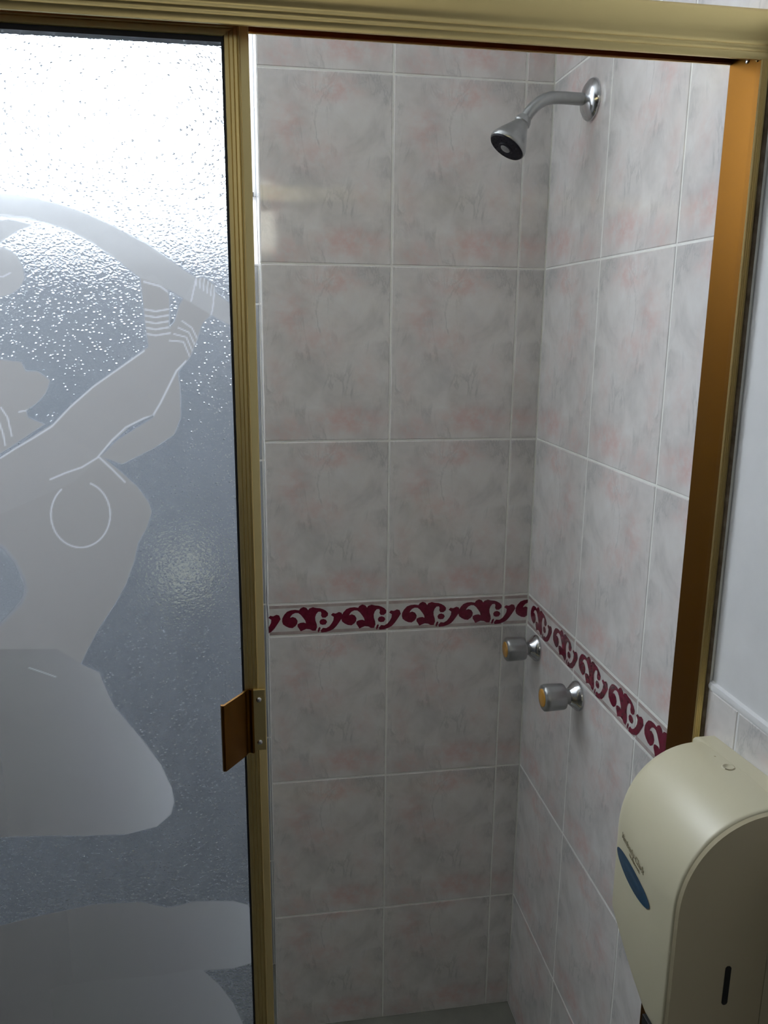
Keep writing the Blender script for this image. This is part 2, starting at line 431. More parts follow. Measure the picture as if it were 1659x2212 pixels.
smooth_by_angle(obj('trim_1', bm, 'plaster'))['kind'] = 'structure'

# other room surfaces
def slab(name, a, b, m):
    bm = bmesh.new(); box(bm, a, b); o = obj(name, bm, m); o['kind'] = 'structure'; return o
slab('floor', (-2.2, -3.0, -0.05), (0.0, 0.2, 0.0), 'floor')
M['lower'] = noisy('beige_wall_tile', (0.22, 0.20, 0.18), (0.27, 0.25, 0.23), 6, 0.35)
slab('ceiling', (-2.3, -3.1, 2.42), (0.12, 0.36, 2.5), 'ceiling')
M['pale'] = noisy('pale_bounce_wall', (0.70, 0.70, 0.70), (0.78, 0.78, 0.78), 8, 0.3)
slab('wall_shower_left', (-1.55, -0.60, 0.0), (-1.34, 0.2, 2.42), 'pale')  # unseen wall, drawn in close and pale to bounce window light
slab('wall_left', (-2.3, -3.0, 0.0), (-2.2, -0.6, 2.42), 'lower')
slab('wall_side', (-2.2, -0.71, 0.0), (-1.4505, -0.6, 2.42), 'plaster')
# rear wall with a small window behind the photographer
RX0, RX1, RZ0, RZ1 = -0.64, -0.41, 1.93, 2.31
bm = bmesh.new()
box(bm, (-2.2, -3.1, 0), (0.0, -3.0, RZ0)); box(bm, (-2.2, -3.1, RZ1), (0.0, -3.0, 2.42))
box(bm, (-2.2, -3.1, RZ0), (RX0, -3.0, RZ1)); box(bm, (RX1, -3.1, RZ0), (0.0, -3.0, RZ1))
obj('wall_rear', bm, 'lower')['kind'] = 'structure'

def window(name, x0, x1, z0, z1, y, depth, face, pane_mat, mull, frame='white_frame', fr=0.012):
    """frame set in the reveal; face = +1 when it looks towards +Y, -1 towards -Y"""
    bm = bmesh.new(); ya, yb = sorted((y, y - face*depth))
    box(bm, (x0, ya, z0), (x0+fr, yb, z1)); box(bm, (x1-fr, ya, z0), (x1, yb, z1))
    box(bm, (x0+fr, ya, z0), (x1-fr, yb, z0+fr)); box(bm, (x0+fr, ya, z1-fr), (x1-fr, yb, z1))
    for xm in mull: box(bm, (xm-0.008, ya, z0+fr), (xm+0.008, yb, z1-fr))
    w_ = obj(name, bm, frame); w_['kind'] = 'structure'
    bm = bmesh.new(); ym = (ya+yb)/2
    box(bm, (x0+fr*0.5, ym-0.002, z0+fr*0.5), (x1-fr*0.5, ym+0.002, z1-fr*0.5))
    p_ = obj('window_pane', bm, pane_mat, w_)
    return w_
w1 = window('window_1', WX0, WX1-0.001, 1.840, WZ1, 0.300, 0.030, -1, 'pane', [-0.895], fr=0.008)
bm = bmesh.new()      # splayed window sill
prism(bm, [(0.2, WZ0-0.004), (0.2, WZ0), (0.300, 1.8395), (0.335, 1.8395), (0.335, WZ0-0.004)], (WX0+0.0005, 0, 0), (WX1-0.0005, 0, 0), (0, 1, 0), (0, 0, 1))
obj('trim_3', bm, 'plaster')['kind'] = 'structure'
bm = bmesh.new(); box(bm, (-0.5585, 0.290, 1.8400), (-0.5530, 0.2995, 1.8480), bevel=0.0012)
l_ = obj('window_latch', bm, 'black', w1); l_['label'] = 'small dark latch at the window corner'
w2 = window('window_2', RX0, RX1, RZ0, RZ1, -3.0, 0.03, 1, 'rear_pane', [-0.508])

# curb under the sliding door
bm = bmesh.new(); box(bm, (-1.45, -0.70, 0.0), (0.0, -0.59, 0.18), bevel=0.004)
obj('trim_2', bm, 'floor')['kind'] = 'structure'

# ---------------------------------------------------------------- shower enclosure frame
fr = thing('shower_enclosure_frame', 'gold anodised aluminium shower frame with header rail and right jamb', 'shower frame', (-0.7, -0.645, 0.18))
bm = bmesh.new()
# header: inverted channel with ribbed face, profile in (Y, Z)
hp = [(-0.682, 1.860), (-0.682, 1.8655), (-0.6835, 1.867), (-0.682, 1.8685), (-0.682, 1.872), (-0.6835, 1.8735), (-0.682, 1.875), (-0.6822, 1.879), (-0.6835, 1.881),
      (-0.6850, 1.885), (-0.6855, 1.895), (-0.6845, 1.905), (-0.682, 1.9095), (-0.678, 1.9105), (-0.603, 1.9105), (-0.603, 1.8765), (-0.6055, 1.8765), (-0.6055, 1.9075), (-0.6785, 1.9075), (-0.6785, 1.860)]
prism(bm, hp, (-1.449, 0, 0), (-0.0002, 0, 0), (0, 1, 0), (0, 0, 1))
hd = smooth_by_angle(obj('header_rail', bm, 'gold'), 50)
bm = bmesh.new()
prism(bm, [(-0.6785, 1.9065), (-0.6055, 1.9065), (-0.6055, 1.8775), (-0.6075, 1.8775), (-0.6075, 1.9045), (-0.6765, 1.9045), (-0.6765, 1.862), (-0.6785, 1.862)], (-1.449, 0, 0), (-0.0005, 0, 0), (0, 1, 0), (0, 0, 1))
hin = obj('header_channel_shade', bm, 'channel_shade')  # added insert carrying the brown shade inside the gold channel
# right jamb: thin web on the tile and ribbed front flange, profile in (X, Y)
jp = [(-0.0002, -0.603), (-0.0030, -0.603), (-0.0034, -0.668), (-0.0118, -0.6725), (-0.0122, -0.6815), (-0.0110, -0.6832), (-0.0098, -0.6822), (-0.0086, -0.6832), (-0.0074, -0.6822), (-0.0062, -0.6832), (-0.0050, -0.6822), (-0.0036, -0.6835), (-0.0002, -0.6832)]
bm = bmesh.new()
A, B, fs = prism(bm, jp, (0, 0, 0.1805), (0, 0, 1.8600), (1, 0, 0), (0, 1, 0))
for v in B:
    if v.co.y > -0.670: v.co.z = 1.9040
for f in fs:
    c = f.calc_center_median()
    if c.y > -0.6812 and abs(f.normal.z) < 0.5: f.material_index = 1  # jamb's inner faces take the gold darkened for its reflections
jb = obj('side_jamb', bm, ['gold', 'gold_shaded'])
bm = bmesh.new()
prism(bm, [(0.0, 0.0), (0.004, 0.0), (0.004, 0.0), (0.0, 0.001)][:3] + [(0.004, 0.004), (0, 0.004)], (0, 0, 0), (0, 0, 0.01), (1, 0, 0), (0, 1, 0)) if False else None
box(bm, (-1.449, -0.682, 0.1802), (-0.013, -0.603, 0.2002), bevel=0.003)
bt = obj('bottom_track', bm, 'gold')
bm = bmesh.new(); lathe(bm, [(0, 0.0032), (0.0012, 0.003), (0.0018, 0.0018)], (-0.0034, -0.640, 1.871), (-1, 0, 0), 16)
sc_ = obj('screw', bm, 'steel', smooth=True); sc_['label'] = 'small steel screw in the upper corner of the jamb'
bm = bmesh.new(); prism(bm, [(-0.0002, -0.6838), (-0.0028, -0.6838), (-0.0020, -0.6865), (-0.0002, -0.6885)], (0, 0, 0.1805), (0, 0, 1.858), (1, 0, 0), (0, 1, 0))
M['rust'] = noisy('rusty_sealant', (0.05, 0.03, 0.012), (0.16, 0.12, 0.08), 60, 0.7)
sl_ = obj('sealant_bead', bm, 'rust'); sl_['label'] = 'dark stained sealant along the jamb'
place(fr, hd, hin, jb, bt, sc_, sl_)

# ---------------------------------------------------------------- sliding door
GX0, GX1, GZ0, GZ1 = -1.30, -0.5875, 0.220, 1.8600
DY = -0.652
door = thing('shower_door', 'sliding pebbled acrylic shower door with etched figure in gold metal frame', 'shower door', (-0.94, -0.645, 0.20))
# stile profile (X, Y): ribbed gold part and a recessed flat part on the right
def stile_prof(x0, sgn=1):
    p = [(0.0, 0.016), (0.0, 0.0), (0.0006, -0.0018), (0.0012, -0.0024), (0.0048, -0.0026), (0.0055, -0.0019), (0.0062, -0.0027), (0.0092, -0.0028), (0.0099, -0.0020), (0.0106, -0.0028),
         (0.0133, -0.0028), (0.0140, -0.0020), (0.0147, -0.0028), (0.0160, -0.0030), (0.0170, -0.0012), (0.0248, 0.0012), (0.0256, 0.0030), (0.0256, 0.016)]
    return [(x0 + sgn*a, DY+0.0 + b) for a, b in p]
bm = bmesh.new()
sx = -0.5890
A, B, fs = prism(bm, stile_prof(sx), (0, 0, 0.21), (0, 0, 1.8755), (1, 0, 0), (0, 1, 0))
# mitre: the outer (right) edge reaches higher than the inner edge
for v, (px, py) in zip(B, stile_prof(sx)): v.co.z = 1.8575 + (px - sx)*0.74
for f in fs:
    pass
st = obj('door_stile', bm, ['gold', 'gold_shaded'])
bm = bmesh.new()
A, B, fs = prism(bm, stile_prof(-1.3135), (0, 0, 0.21), (0, 0, 1.8755), (1, 0, 0), (0, 1, 0))
st2 = obj('door_stile', bm, 'gold')
bm = bmesh.new()
rp = [(0.016, 1.8575), (0.0, 1.8575), (-0.0014, 1.8590), (-0.0020, 1.8640), (-0.0008, 1.8655), (-0.0016, 1.8665), (-0.0014, 1.8690), (0.0, 1.8700), (0.004, 1.8755), (0.016, 1.8755)]
A, B, fs = prism(bm, [(DY+a, z) for a, z in rp], (-1.312, 0, 0), (sx, 0, 0), (0, 1, 0), (0, 0, 1))
for v, (a, z) in zip(B, rp): v.co.x = sx - 0.0004 + (z-1.8575)/0.74*0.98
tr = obj('top_rail', bm, 'gold')
bm = bmesh.new(); box(bm, (-1.289, DY-0.002, 0.21), (sx-0.0005, DY+0.016, 0.235), bevel=0.002)
br = obj('bottom_rail', bm, 'gold')
# black glazing gasket round the sheet
bm = bmesh.new(); gw = 0.0022
box(bm, (sx-gw, DY-0.0008, 0.236), (sx-0.0001, DY+0.015, 1.8573))
box(bm, (-1.289, DY-0.0008, 1.8573-0.0052), (sx-gw, DY+0.015, 1.8573))
gk = obj('glazing_gasket', bm, 'gasket')

# the sheet: dense rear face carrying the sandblasted drawing, plain front face
GD = json.loads('''{"polys":[[[[-0.9496,1.705],[-0.8453,1.7065],[-0.8188,1.7043],[-0.7877,1.6999],[-0.7608,1.6936],[-0.7338,1.6844],[-0.7066,1.6722],[-0.6743,1.6553],[-0.6464,1.636],[-0.6179,1.6164],[-0.5888,1.5943],[-0.5743,1.5736],[-0.5895,1.571],[-0.6043,1.5783],[-0.6382,1.5985],[-0.662,1.6127],[-0.6857,1.6209],[-0.7085,1.6394],[-0.7311,1.6553],[-0.7535,1.6672],[-0.7761,1.674],[-0.7985,1.6779],[-0.821,1.679],[-0.8478,1.6796],[-0.9533,1.6742]],0.91,0.91,0.05],[[[-0.9538,1.6698],[-0.8485,1.6728],[-0.8122,1.6775],[-0.7876,1.6723],[-0.804,1.6663],[-0.816,1.6591],[-0.8258,1.6506],[-0.8519,1.6363],[-0.9581,1.6339]],0.91,0.91,0.05],[[[-0.8511,1.6454],[-0.8327,1.6491],[-0.8191,1.6494],[-0.8083,1.6428],[-0.8025,1.6304],[-0.802,1.6187],[-0.808,1.6083],[-0.8187,1.6015],[-0.8304,1.5985],[-0.8555,1.599]],0.91,0.91,0.05],[[[-0.6854,1.6266],[-0.6798,1.6229],[-0.671,1.626],[-0.6627,1.6184],[-0.6563,1.6094],[-0.6549,1.5973],[-0.6571,1.5728],[-0.656,1.553],[-0.651,1.533],[-0.6483,1.5026],[-0.6492,1.4718],[-0.6571,1.4521],[-0.6806,1.4367],[-0.7157,1.4193],[-0.7385,1.4286],[-0.7201,1.4465],[-0.6788,1.472],[-0.6782,1.5229],[-0.6825,1.5725],[-0.6839,1.6017]],0.95,0.95,0.05],[[[-0.6459,1.5925],[-0.6369,1.6073],[-0.6275,1.622],[-0.6176,1.6231],[-0.607,1.6151],[-0.6052,1.598],[-0.6116,1.5832],[-0.6215,1.5732],[-0.6281,1.5557],[-0.6358,1.5381],[-0.6489,1.5229],[-0.6651,1.4976],[-0.6787,1.4746],[-0.7043,1.4619],[-0.7252,1.444],[-0.7385,1.4286],[-0.7676,1.4003],[-0.8487,1.3653],[-0.8775,1.3661],[-0.8726,1.4178],[-0.843,1.4301],[-0.818,1.4416],[-0.79,1.4616],[-0.7665,1.4853],[-0.7408,1.5068],[-0.7103,1.5278],[-0.6849,1.5454],[-0.6645,1.5604],[-0.6515,1.5753]],0.95,0.95,0.05],[[[-0.9882,1.3844],[-0.8726,1.4178],[-0.843,1.4301],[-0.7873,1.4652],[-0.7361,1.4286],[-0.7163,1.4099],[-0.7005,1.3937],[-0.6888,1.3746],[-0.6863,1.3638],[-0.693,1.3449],[-0.7031,1.3288],[-0.7089,1.3069],[-0.7197,1.2794],[-0.7341,1.2547],[-0.7512,1.2299],[-0.7658,1.2048],[-0.7766,1.184],[-0.8157,1.1584],[-0.8978,1.152],[-1.0152,1.1597]],0.965,0.965,0.05],[[[-1.0085,1.2152],[-0.8924,1.2089],[-0.802,1.2039],[-0.7766,1.184],[-0.7565,1.1723],[-0.7496,1.1483],[-0.7419,1.1269],[-0.7147,1.0855],[-0.6921,1.0466],[-0.6809,1.0141],[-0.679,0.9948],[-0.6837,0.9778],[-0.7018,0.9621],[-0.7384,0.9553],[-0.7877,0.9582],[-0.8308,0.9624],[-0.9152,0.9676],[-1.0378,0.9723]],0.97,0.62,0.045],[[[-0.9701,1.5343],[-0.8337,1.5348],[-0.8129,1.5325],[-0.809,1.5227],[-0.7972,1.5227],[-0.7851,1.5128],[-0.7905,1.4989],[-0.8009,1.4879],[-0.8124,1.4805],[-0.8107,1.4729],[-0.7945,1.4652],[-0.8173,1.4502],[-0.8426,1.4337],[-0.8721,1.4229],[-0.9833,1.4247]],0.95,0.95,0.05],[[[-1.0559,0.8215],[-0.8945,0.8444],[-0.8502,0.8524],[-0.7832,0.8613],[-0.727,0.8581],[-0.6933,0.8454],[-0.6875,0.8461],[-0.6583,0.8509],[-0.6116,0.8456],[-0.5929,0.8379],[-0.5768,0.8095],[-0.5782,0.7513],[-0.6147,0.7432],[-0.6566,0.7452],[-0.7158,0.7403],[-0.7909,0.7441],[-0.8479,0.7393],[-0.937,0.7378],[-1.0654,0.7424]],0.97,0.62,0.055],[[[-1.0646,0.7491],[-0.9363,0.7447],[-0.8475,0.7449],[-0.7905,0.7497],[-0.7155,0.7459],[-0.6564,0.7494],[-0.6335,0.7205],[-0.6164,0.6889],[-0.5994,0.6382],[-0.5827,0.5592],[-0.8041,0.5424],[-1.0837,0.5907]],0.97,0.62,0.06]],"hole":[[-0.9925,1.3485],[-0.8611,1.3349],[-0.8495,1.3281],[-0.8386,1.3115],[-0.8306,1.2894],[-0.8297,1.2756],[-0.8359,1.262],[-0.849,1.2487],[-0.8599,1.2381],[-0.8913,1.2201],[-1.0085,1.2152]],"dense":[[[[-0.8726,1.4178],[-0.843,1.4291],[-0.8279,1.4386],[-0.8077,1.4501],[-0.7875,1.4626],[-0.7666,1.4837],[-0.7409,1.5058],[-0.7104,1.5268],[-0.685,1.5444]],0.0012],[[[-0.7934,1.404],[-0.7767,1.411],[-0.7591,1.4169],[-0.7421,1.4271],[-0.725,1.4466],[-0.7093,1.4609],[-0.6888,1.471],[-0.6787,1.4735]],0.0012],[[[-0.74,1.4281],[-0.727,1.4143],[-0.7139,1.3992]],0.0012],[[[-0.6787,1.4746],[-0.6706,1.4874],[-0.6514,1.5229],[-0.641,1.5331]],0.0013],[[[-0.7826,1.3924],[-0.786,1.3888],[-0.7891,1.3847],[-0.7916,1.3801],[-0.7936,1.3752],[-0.7951,1.3701],[-0.7959,1.3648],[-0.7961,1.3594],[-0.7956,1.3541],[-0.7945,1.349],[-0.7929,1.3441],[-0.7906,1.3397],[-0.7878,1.3356],[-0.7845,1.3321],[-0.7808,1.3293],[-0.7767,1.3271],[-0.7724,1.3256],[-0.7679,1.3249],[-0.7634,1.3249],[-0.7588,1.3258],[-0.7544,1.3274],[-0.7501,1.3297],[-0.7461,1.3327],[-0.7425,1.3363],[-0.7394,1.3404]],0.0011],[[[-0.751,1.3983],[-0.7488,1.3971],[-0.7467,1.3958],[-0.7447,1.3943],[-0.7428,1.3926],[-0.7411,1.3907],[-0.7395,1.3887],[-0.738,1.3865],[-0.7366,1.3842],[-0.7355,1.3817],[-0.7345,1.3791],[-0.7336,1.3765],[-0.733,1.3737],[-0.7325,1.3709],[-0.7322,1.3681],[-0.7321,1.3652],[-0.7322,1.3623],[-0.7325,1.3593],[-0.7329,1.3564],[-0.7336,1.3536],[-0.7344,1.3508],[-0.7354,1.3481],[-0.7366,1.3454],[-0.7379,1.3429],[-0.7394,1.3404]],0.0011],[[[-0.8197,1.479],[-0.8091,1.481]],0.001],[[[-0.8382,1.4841],[-0.8321,1.4731],[-0.8295,1.4529]],0.001],[[[-0.8434,1.4782],[-0.8383,1.4555],[-0.8371,1.4428]],0.001],[[[-0.8343,1.1827],[-0.817,1.1748],[-0.8056,1.1694]],0.001]],"clear":[[[[-0.6817,1.5882],[-0.6706,1.5863],[-0.6553,1.589]],0.0011],[[[-0.682,1.5818],[-0.6709,1.58],[-0.6556,1.5826]],0.0011],[[[-0.6823,1.5755],[-0.6712,1.5736],[-0.6559,1.5762]],0.0011],[[[-0.6827,1.5691],[-0.6715,1.5672],[-0.6562,1.5698]],0.0011],[[[-0.683,1.5627],[-0.6719,1.5608],[-0.6565,1.5634]],0.0011],[[[-0.6574,1.5555],[-0.6426,1.5541],[-0.635,1.5341]],0.0009],[[[-0.6526,1.5625],[-0.6394,1.5591],[-0.6322,1.5411]],0.0009],[[[-0.6479,1.5694],[-0.6362,1.5641],[-0.6294,1.5482]],0.0009],[[[-0.6431,1.5764],[-0.633,1.5691],[-0.6266,1.5552]],0.0009],[[[-0.626,1.622],[-0.6324,1.5976]],0.0012],[[[-0.6066,1.6136],[-0.6099,1.5891],[-0.6133,1.5782]],0.0012],[[[-0.8476,1.6818],[-0.8208,1.6813],[-0.7939,1.6789],[-0.7671,1.6705],[-0.7447,1.661]],0.0014],[[[-0.6811,1.6171],[-0.6644,1.6126],[-0.6503,1.6022]],0.0012],[[[-0.8353,1.6209],[-0.824,1.6197],[-0.8158,1.624]],0.0012],[[[-0.6253,1.6269],[-0.6268,1.6133]],0.0009],[[[-0.6215,1.624],[-0.623,1.6109]],0.0009],[[[-0.6177,1.6212],[-0.6191,1.6086]],0.0009],[[[-0.6138,1.6184],[-0.6153,1.6062]],0.0009],[[[-0.61,1.6155],[-0.6114,1.6038]],0.0009]]}''')
def poly_sd(X, Z, poly):
    """inside mask and distance to the outline"""
    P = np.array(poly); n = len(P); inside = np.zeros(X.shape, bool); d2 = np.full(X.shape, 1e9)
    for i in range(n):
        x0, z0 = P[i]; x1, z1 = P[(i+1) % n]
        c = ((z0 > Z) != (z1 > Z))
        if z0 != z1: inside ^= c & (X < (x1-x0)*(Z-z0)/(z1-z0+1e-12)+x0)
        ex, ez = x1-x0, z1-z0; L = ex*ex+ez*ez+1e-14
        t = np.clip(((X-x0)*ex+(Z-z0)*ez)/L, 0, 1)
        d2 = np.minimum(d2, (X-x0-t*ex)**2+(Z-z0-t*ez)**2)
    return inside, np.sqrt(d2)
def line_d(X, Z, pts):
    d2 = np.full(X.shape, 1e9)
    for (x0, z0), (x1, z1) in zip(pts, pts[1:]):
        ex, ez = x1-x0, z1-z0; L = ex*ex+ez*ez+1e-14
        t = np.clip(((X-x0)*ex+(Z-z0)*ez)/L, 0, 1)
        d2 = np.minimum(d2, (X-x0-t*ex)**2+(Z-z0-t*ez)**2)
    return np.sqrt(d2)
xs = np.concatenate([np.arange(GX0, -0.925, 0.012), np.arange(-0.925, GX1-0.0005, 0.00125), [GX1]])
zs = np.concatenate([np.arange(GZ0, 0.585, 0.012), np.arange(0.585, GZ1-0.0005, 0.00125), [GZ1]])
X, Z = np.meshgrid(xs, zs)
line_ = np.zeros(X.shape); etch = np.zeros(X.shape); smooth_ = np.zeros(X.shape)
for poly, e1, e0, fl in GD['polys']:
    ins, d = poly_sd(X, Z, poly)
    s = np.where(ins, d, -d)
    cov = np.clip(s/0.0022+0.5, 0, 1); cov = cov*cov*(3-2*cov)
    dd = np.maximum(s, 0) if e0 > 0.7 else np.maximum(max(p[0] for p in poly)-X, 0)*0.45
    dens = e0 + (e1-e0)*np.exp(-dd/fl)
    etch = np.maximum(etch, cov*dens) if e0 > 0.7 else etch*(1-cov)+cov*dens
    if e0 > 0.7: line_ = np.maximum(line_, cov*{0.91: 0.40, 0.95: 0.20}.get(e1, 0.16))
    if 0.5 < e0 < 0.7: line_ = np.maximum(line_, cov*0.95*np.exp(-dd/(fl*1.1)))
    smooth_ = np.maximum(smooth_, cov)
ins, d = poly_sd(X, Z, GD['hole']); s = np.where(ins, d, -d)
cov = np.clip(s/0.006+0.5, 0, 1)
etch *= (1-cov*0.75); smooth_ *= (1-cov*0.7)
for pts, wd in GD['dense']:
    d = line_d(X, Z, pts); c = np.clip(1.3-d/wd, 0, 1)
    etch = np.minimum(1.0, etch + c*0.15); smooth_ = np.maximum(smooth_, c*0.6); line_ = np.maximum(line_, c)
for pts, wd in GD['clear']:
    d = line_d(X, Z, pts); c = np.clip(1.3-d/wd, 0, 1)
    line_ = np.maximum(line_, c*1.0)
nx, nz = len(xs), len(zs)
co = np.stack([X.ravel(), np.full(X.size, DY+0.012), Z.ravel()], 1)
nv = len(co)
co = np.concatenate([co, [(GX0, DY+0.007, GZ0), (GX1, DY+0.007, GZ0), (GX1, DY+0.007, GZ1), (GX0, DY+0.007, GZ1)]])
ii, jj = np.meshgrid(np.arange(nx-1), np.arange(nz-1)); a = (jj*nx+ii).ravel()
quads = np.stack([a, a+nx, a+nx+1, a+1], 1)
quads = np.concatenate([quads, [[nv, nv+1, nv+2, nv+3]]])
me = bpy.data.meshes.new('acrylic_sheet')
me.vertices.add(len(co)); me.vertices.foreach_set('co', co.astype(np.float32).ravel())
me.loops.add(quads.size); me.loops.foreach_set('vertex_index', quads.astype(np.int32).ravel())
me.polygons.add(len(quads)); me.polygons.foreach_set('loop_start', np.arange(0, quads.size, 4, dtype=np.int32))
me.polygons.foreach_set('material_index', np.array([0]*(len(quads)-1)+[1], dtype=np.int32))
me.update(calc_edges=True)
me.materials.append(M['pebbled']); me.materials.append(M['acrylic'])
for nm, arr in (('etch', etch), ('smooth', smooth_), ('line', line_)):
    at = me.attributes.new(nm, 'FLOAT', 'POINT')
    at.data.foreach_set('value', np.concatenate([arr.ravel(), np.zeros(4)]).astype(np.float32))
me.validate()
sheet = bpy.data.objects.new('acrylic_sheet', me); COL.objects.link(sheet)
sheet['label'] = 'pebbled translucent acrylic sheet with a sandblasted woman carrying a long pole'

# pull handle: base plate over the stile, curved neck, flag-shaped grip
hz0, hz1 = 1.065, 1.145
bm = bmesh.new(); box(bm, (-0.5800, DY-0.0058, hz0), (-0.5640, DY-0.0030, hz1), bevel=0.0008)
pl = obj('handle_plate', bm, 'gold')
bm = bmesh.new()
inner = [(-0.5782, DY-0.0040), (-0.5784, DY-0.0078), (-0.5805, DY-0.0085), (-0.5835, DY-0.0062), (-0.5862, DY-0.0072), (-0.5892, DY-0.0140), (-0.6100, DY-0.0440), (-0.6118, DY-0.0464), (-0.6148, DY-0.0462), (-0.6160, DY-0.0430),
         (-0.6145, DY-0.0412), (-0.6122, DY-0.0420), (-0.5915, DY-0.0125), (-0.5880, DY-0.0048), (-0.5830, DY-0.0034)]
prism(bm, inner, (0, 0, hz0-0.002), (0, 0, hz1+0.001), (1, 0, 0), (0, 1, 0))
gp = smooth_by_angle(obj('handle_grip', bm, 'gold_shaded'), 30)  # gold grip, the dark room it mirrors painted as base colour
scs = []
for z in (hz0+0.011, hz1-0.013):
    bm = bmesh.new(); lathe(bm, [(0, 0.0034), (0.0012, 0.0032), (0.0020, 0.0020), (0.0022, 0.0)], (-0.5720, DY-0.0057, z), (0, -1, 0), 18, caps=False)
    s_ = obj('handle_screw', bm, 'steel', smooth=True); scs.append(s_)
place(door, st, st2, tr, br, gk, sheet, pl, gp, *scs)
mw = pl
bpy.context.view_layer.update()
for s_ in scs:
    s_.parent = pl; s_.location = (0, 0, 0)
pl.location = pl.location

# the door hangs slightly out of plumb
th = -0.0026; piv = Vector((-0.577, -0.645, 1.86)); b0 = Vector(door.location)
rot_ = Matrix.Rotation(th, 4, 'Y')
door.rotation_euler = (0, th, 0); door.location = piv + rot_ @ (b0 - piv)
# ---------------------------------------------------------------- shower head
sh = thing('shower_fixture', 'chrome shower head on a bent arm high on the tiled right wall', 'shower head', (0.0, -0.185, 1.941))
bm = bmesh.new()
lathe(bm, [(0.0, 0.033), (0.003, 0.0335), (0.008, 0.031), (0.013, 0.024), (0.016, 0.016), (0.018, 0.011)], (0, -0.185, 1.941), (-1, 0, 0), 48)
fl = smooth_by_angle(obj('wall_flange', bm, 'chrome'), 50)
pts = [(-0.012, 1.941), (-0.03, 1.941), (-0.05, 1.9415), (-0.062, 1.9412), (-0.073, 1.940), (-0.083, 1.937), (-0.092, 1.932), (-0.101, 1.9245), (-0.109, 1.9155), (-0.116, 1.905)]
bm = bmesh.new(); tube(bm, [(x, -0.185, z) for x, z in pts], 0.0098)
arm = smooth_by_angle(obj('shower_arm', bm, 'satin'), 50)
hd_o = Vector((-0.1145, -0.185, 1.908)); hd_ax = Vector((-0.50, -0.10, -0.74)).normalized()
bm = bmesh.new()
lathe(bm, [(0.0, 0.0110), (0.006, 0.0135), (0.010, 0.0140), (0.012, 0.0125), (0.016, 0.0140), (0.026, 0.0195), (0.038, 0.0265), (0.046, 0.0305), (0.050, 0.0320), (0.055, 0.0320), (0.0565, 0.031)], hd_o, hd_ax, 48)
hb = smooth_by_angle(obj('spray_head', bm, 'satin'), 40)
bm = bmesh.new()
lathe(bm, [(0.0565, 0.0305), (0.0590, 0.0290), (0.0592, 0.013), (0.0610, 0.012), (0.0612, 0.0)], hd_o, hd_ax, 48, caps=False)
t_ = hd_ax.orthogonal().normalized(); s2 = hd_ax.cross(t_)
for ring_r, n in ((0.018, 12), (0.0245, 18)):
    for k in range(n):
        a = 2*math.pi*k/n
        lathe(bm, [(0.0585, 0.0012), (0.0608, 0.0008)], hd_o + (t_*math.cos(a)+s2*math.sin(a))*ring_r, hd_ax, 8)
nz_ = smooth_by_angle(obj('nozzle_plate', bm, 'rubber'), 40)
bm = bmesh.new()
lathe(bm, [(0.0612, 0.0085), (0.0622, 0.0075), (0.0624, 0.0)], hd_o, hd_ax, 24, caps=False)
nc = obj('centre_cap', bm, 'satin', smooth=True)
place(sh, fl, arm, hb, nz_)
bpy.context.view_layer.update()
nc.parent = nz_; nc.location = (0, 0, 0)

# ---------------------------------------------------------------- valve handles
def knob(y, z, label, cap_off):
    t = thing('valve_handle', label, 'valve handle', (0, y, z), 'shower valve handles on the tiled wall')
    o = (0, y, z); ax = (-1, 0, 0)
    bm = bmesh.new(); lathe(bm, [(0, 0.027), (0.002, 0.0275), (0.006, 0.0265), (0.012, 0.0215), (0.017, 0.0165), (0.019, 0.0150)], o, ax, 44)
    a = smooth_by_angle(obj('wall_flange', bm, 'chrome'), 45)
    bm = bmesh.new(); lathe(bm, [(0.016, 0.0135), (0.022, 0.0125), (0.028, 0.0135)], o, ax, 32)
    b = smooth_by_angle(obj('stem_collar', bm, 'satin'), 45)
    # fluted grip
    bm = bmesh.new(); seg = 48; prof = [(0.0260, 0.017), (0.0285, 0.0225), (0.0320, 0.0240), (0.0600, 0.0248), (0.0655, 0.0242), (0.0680, 0.0215)]
    rings = []
    for d, r in prof:
        rings.append([])
        for k in range(seg):
            an = 2*math.pi*k/seg; rr = r*(1 - 0.028*(0.5+0.5*math.cos(12*an)) * (1 if 0.03 < d < 0.066 else 0))
            rings[-1].append(bm.verts.new((-d, y + rr*math.cos(an), z + rr*math.sin(an))))
    fs = []
    for A, B in zip(rings, rings[1:]):
        for k in range(seg): fs.append(bm.faces.new((A[k], A[(k+1) % seg], B[(k+1) % seg], B[k])))
    fs.append(bm.faces.new(rings[0][::-1])); fs.append(bm.faces.new(rings[-1])); bmesh.ops.recalc_face_normals(bm, faces=fs)
    c = smooth_by_angle(obj('grip', bm, 'satin'), 45)
    bm = bmesh.new(); lathe(bm, [(0.0678, 0.0165), (0.0692, 0.0160), (0.0700, 0.0140), (0.0702, 0.0)], o, ax, 32, caps=False)
    e = obj('index_button', bm, 'amber', smooth=True); e['label'] = 'round amber button'
    place(t, a, b, c)
    bpy.context.view_layer.update()
    e.parent = c; e.location = (0, 0, 0)
    return t
knob(-0.068, 0.929, 'grey round shower valve handle nearest the wall corner, overlapping the crimson border', 0)
knob(-0.288, 0.926, 'grey round shower valve handle with amber button, the one further from the wall corner', 0)

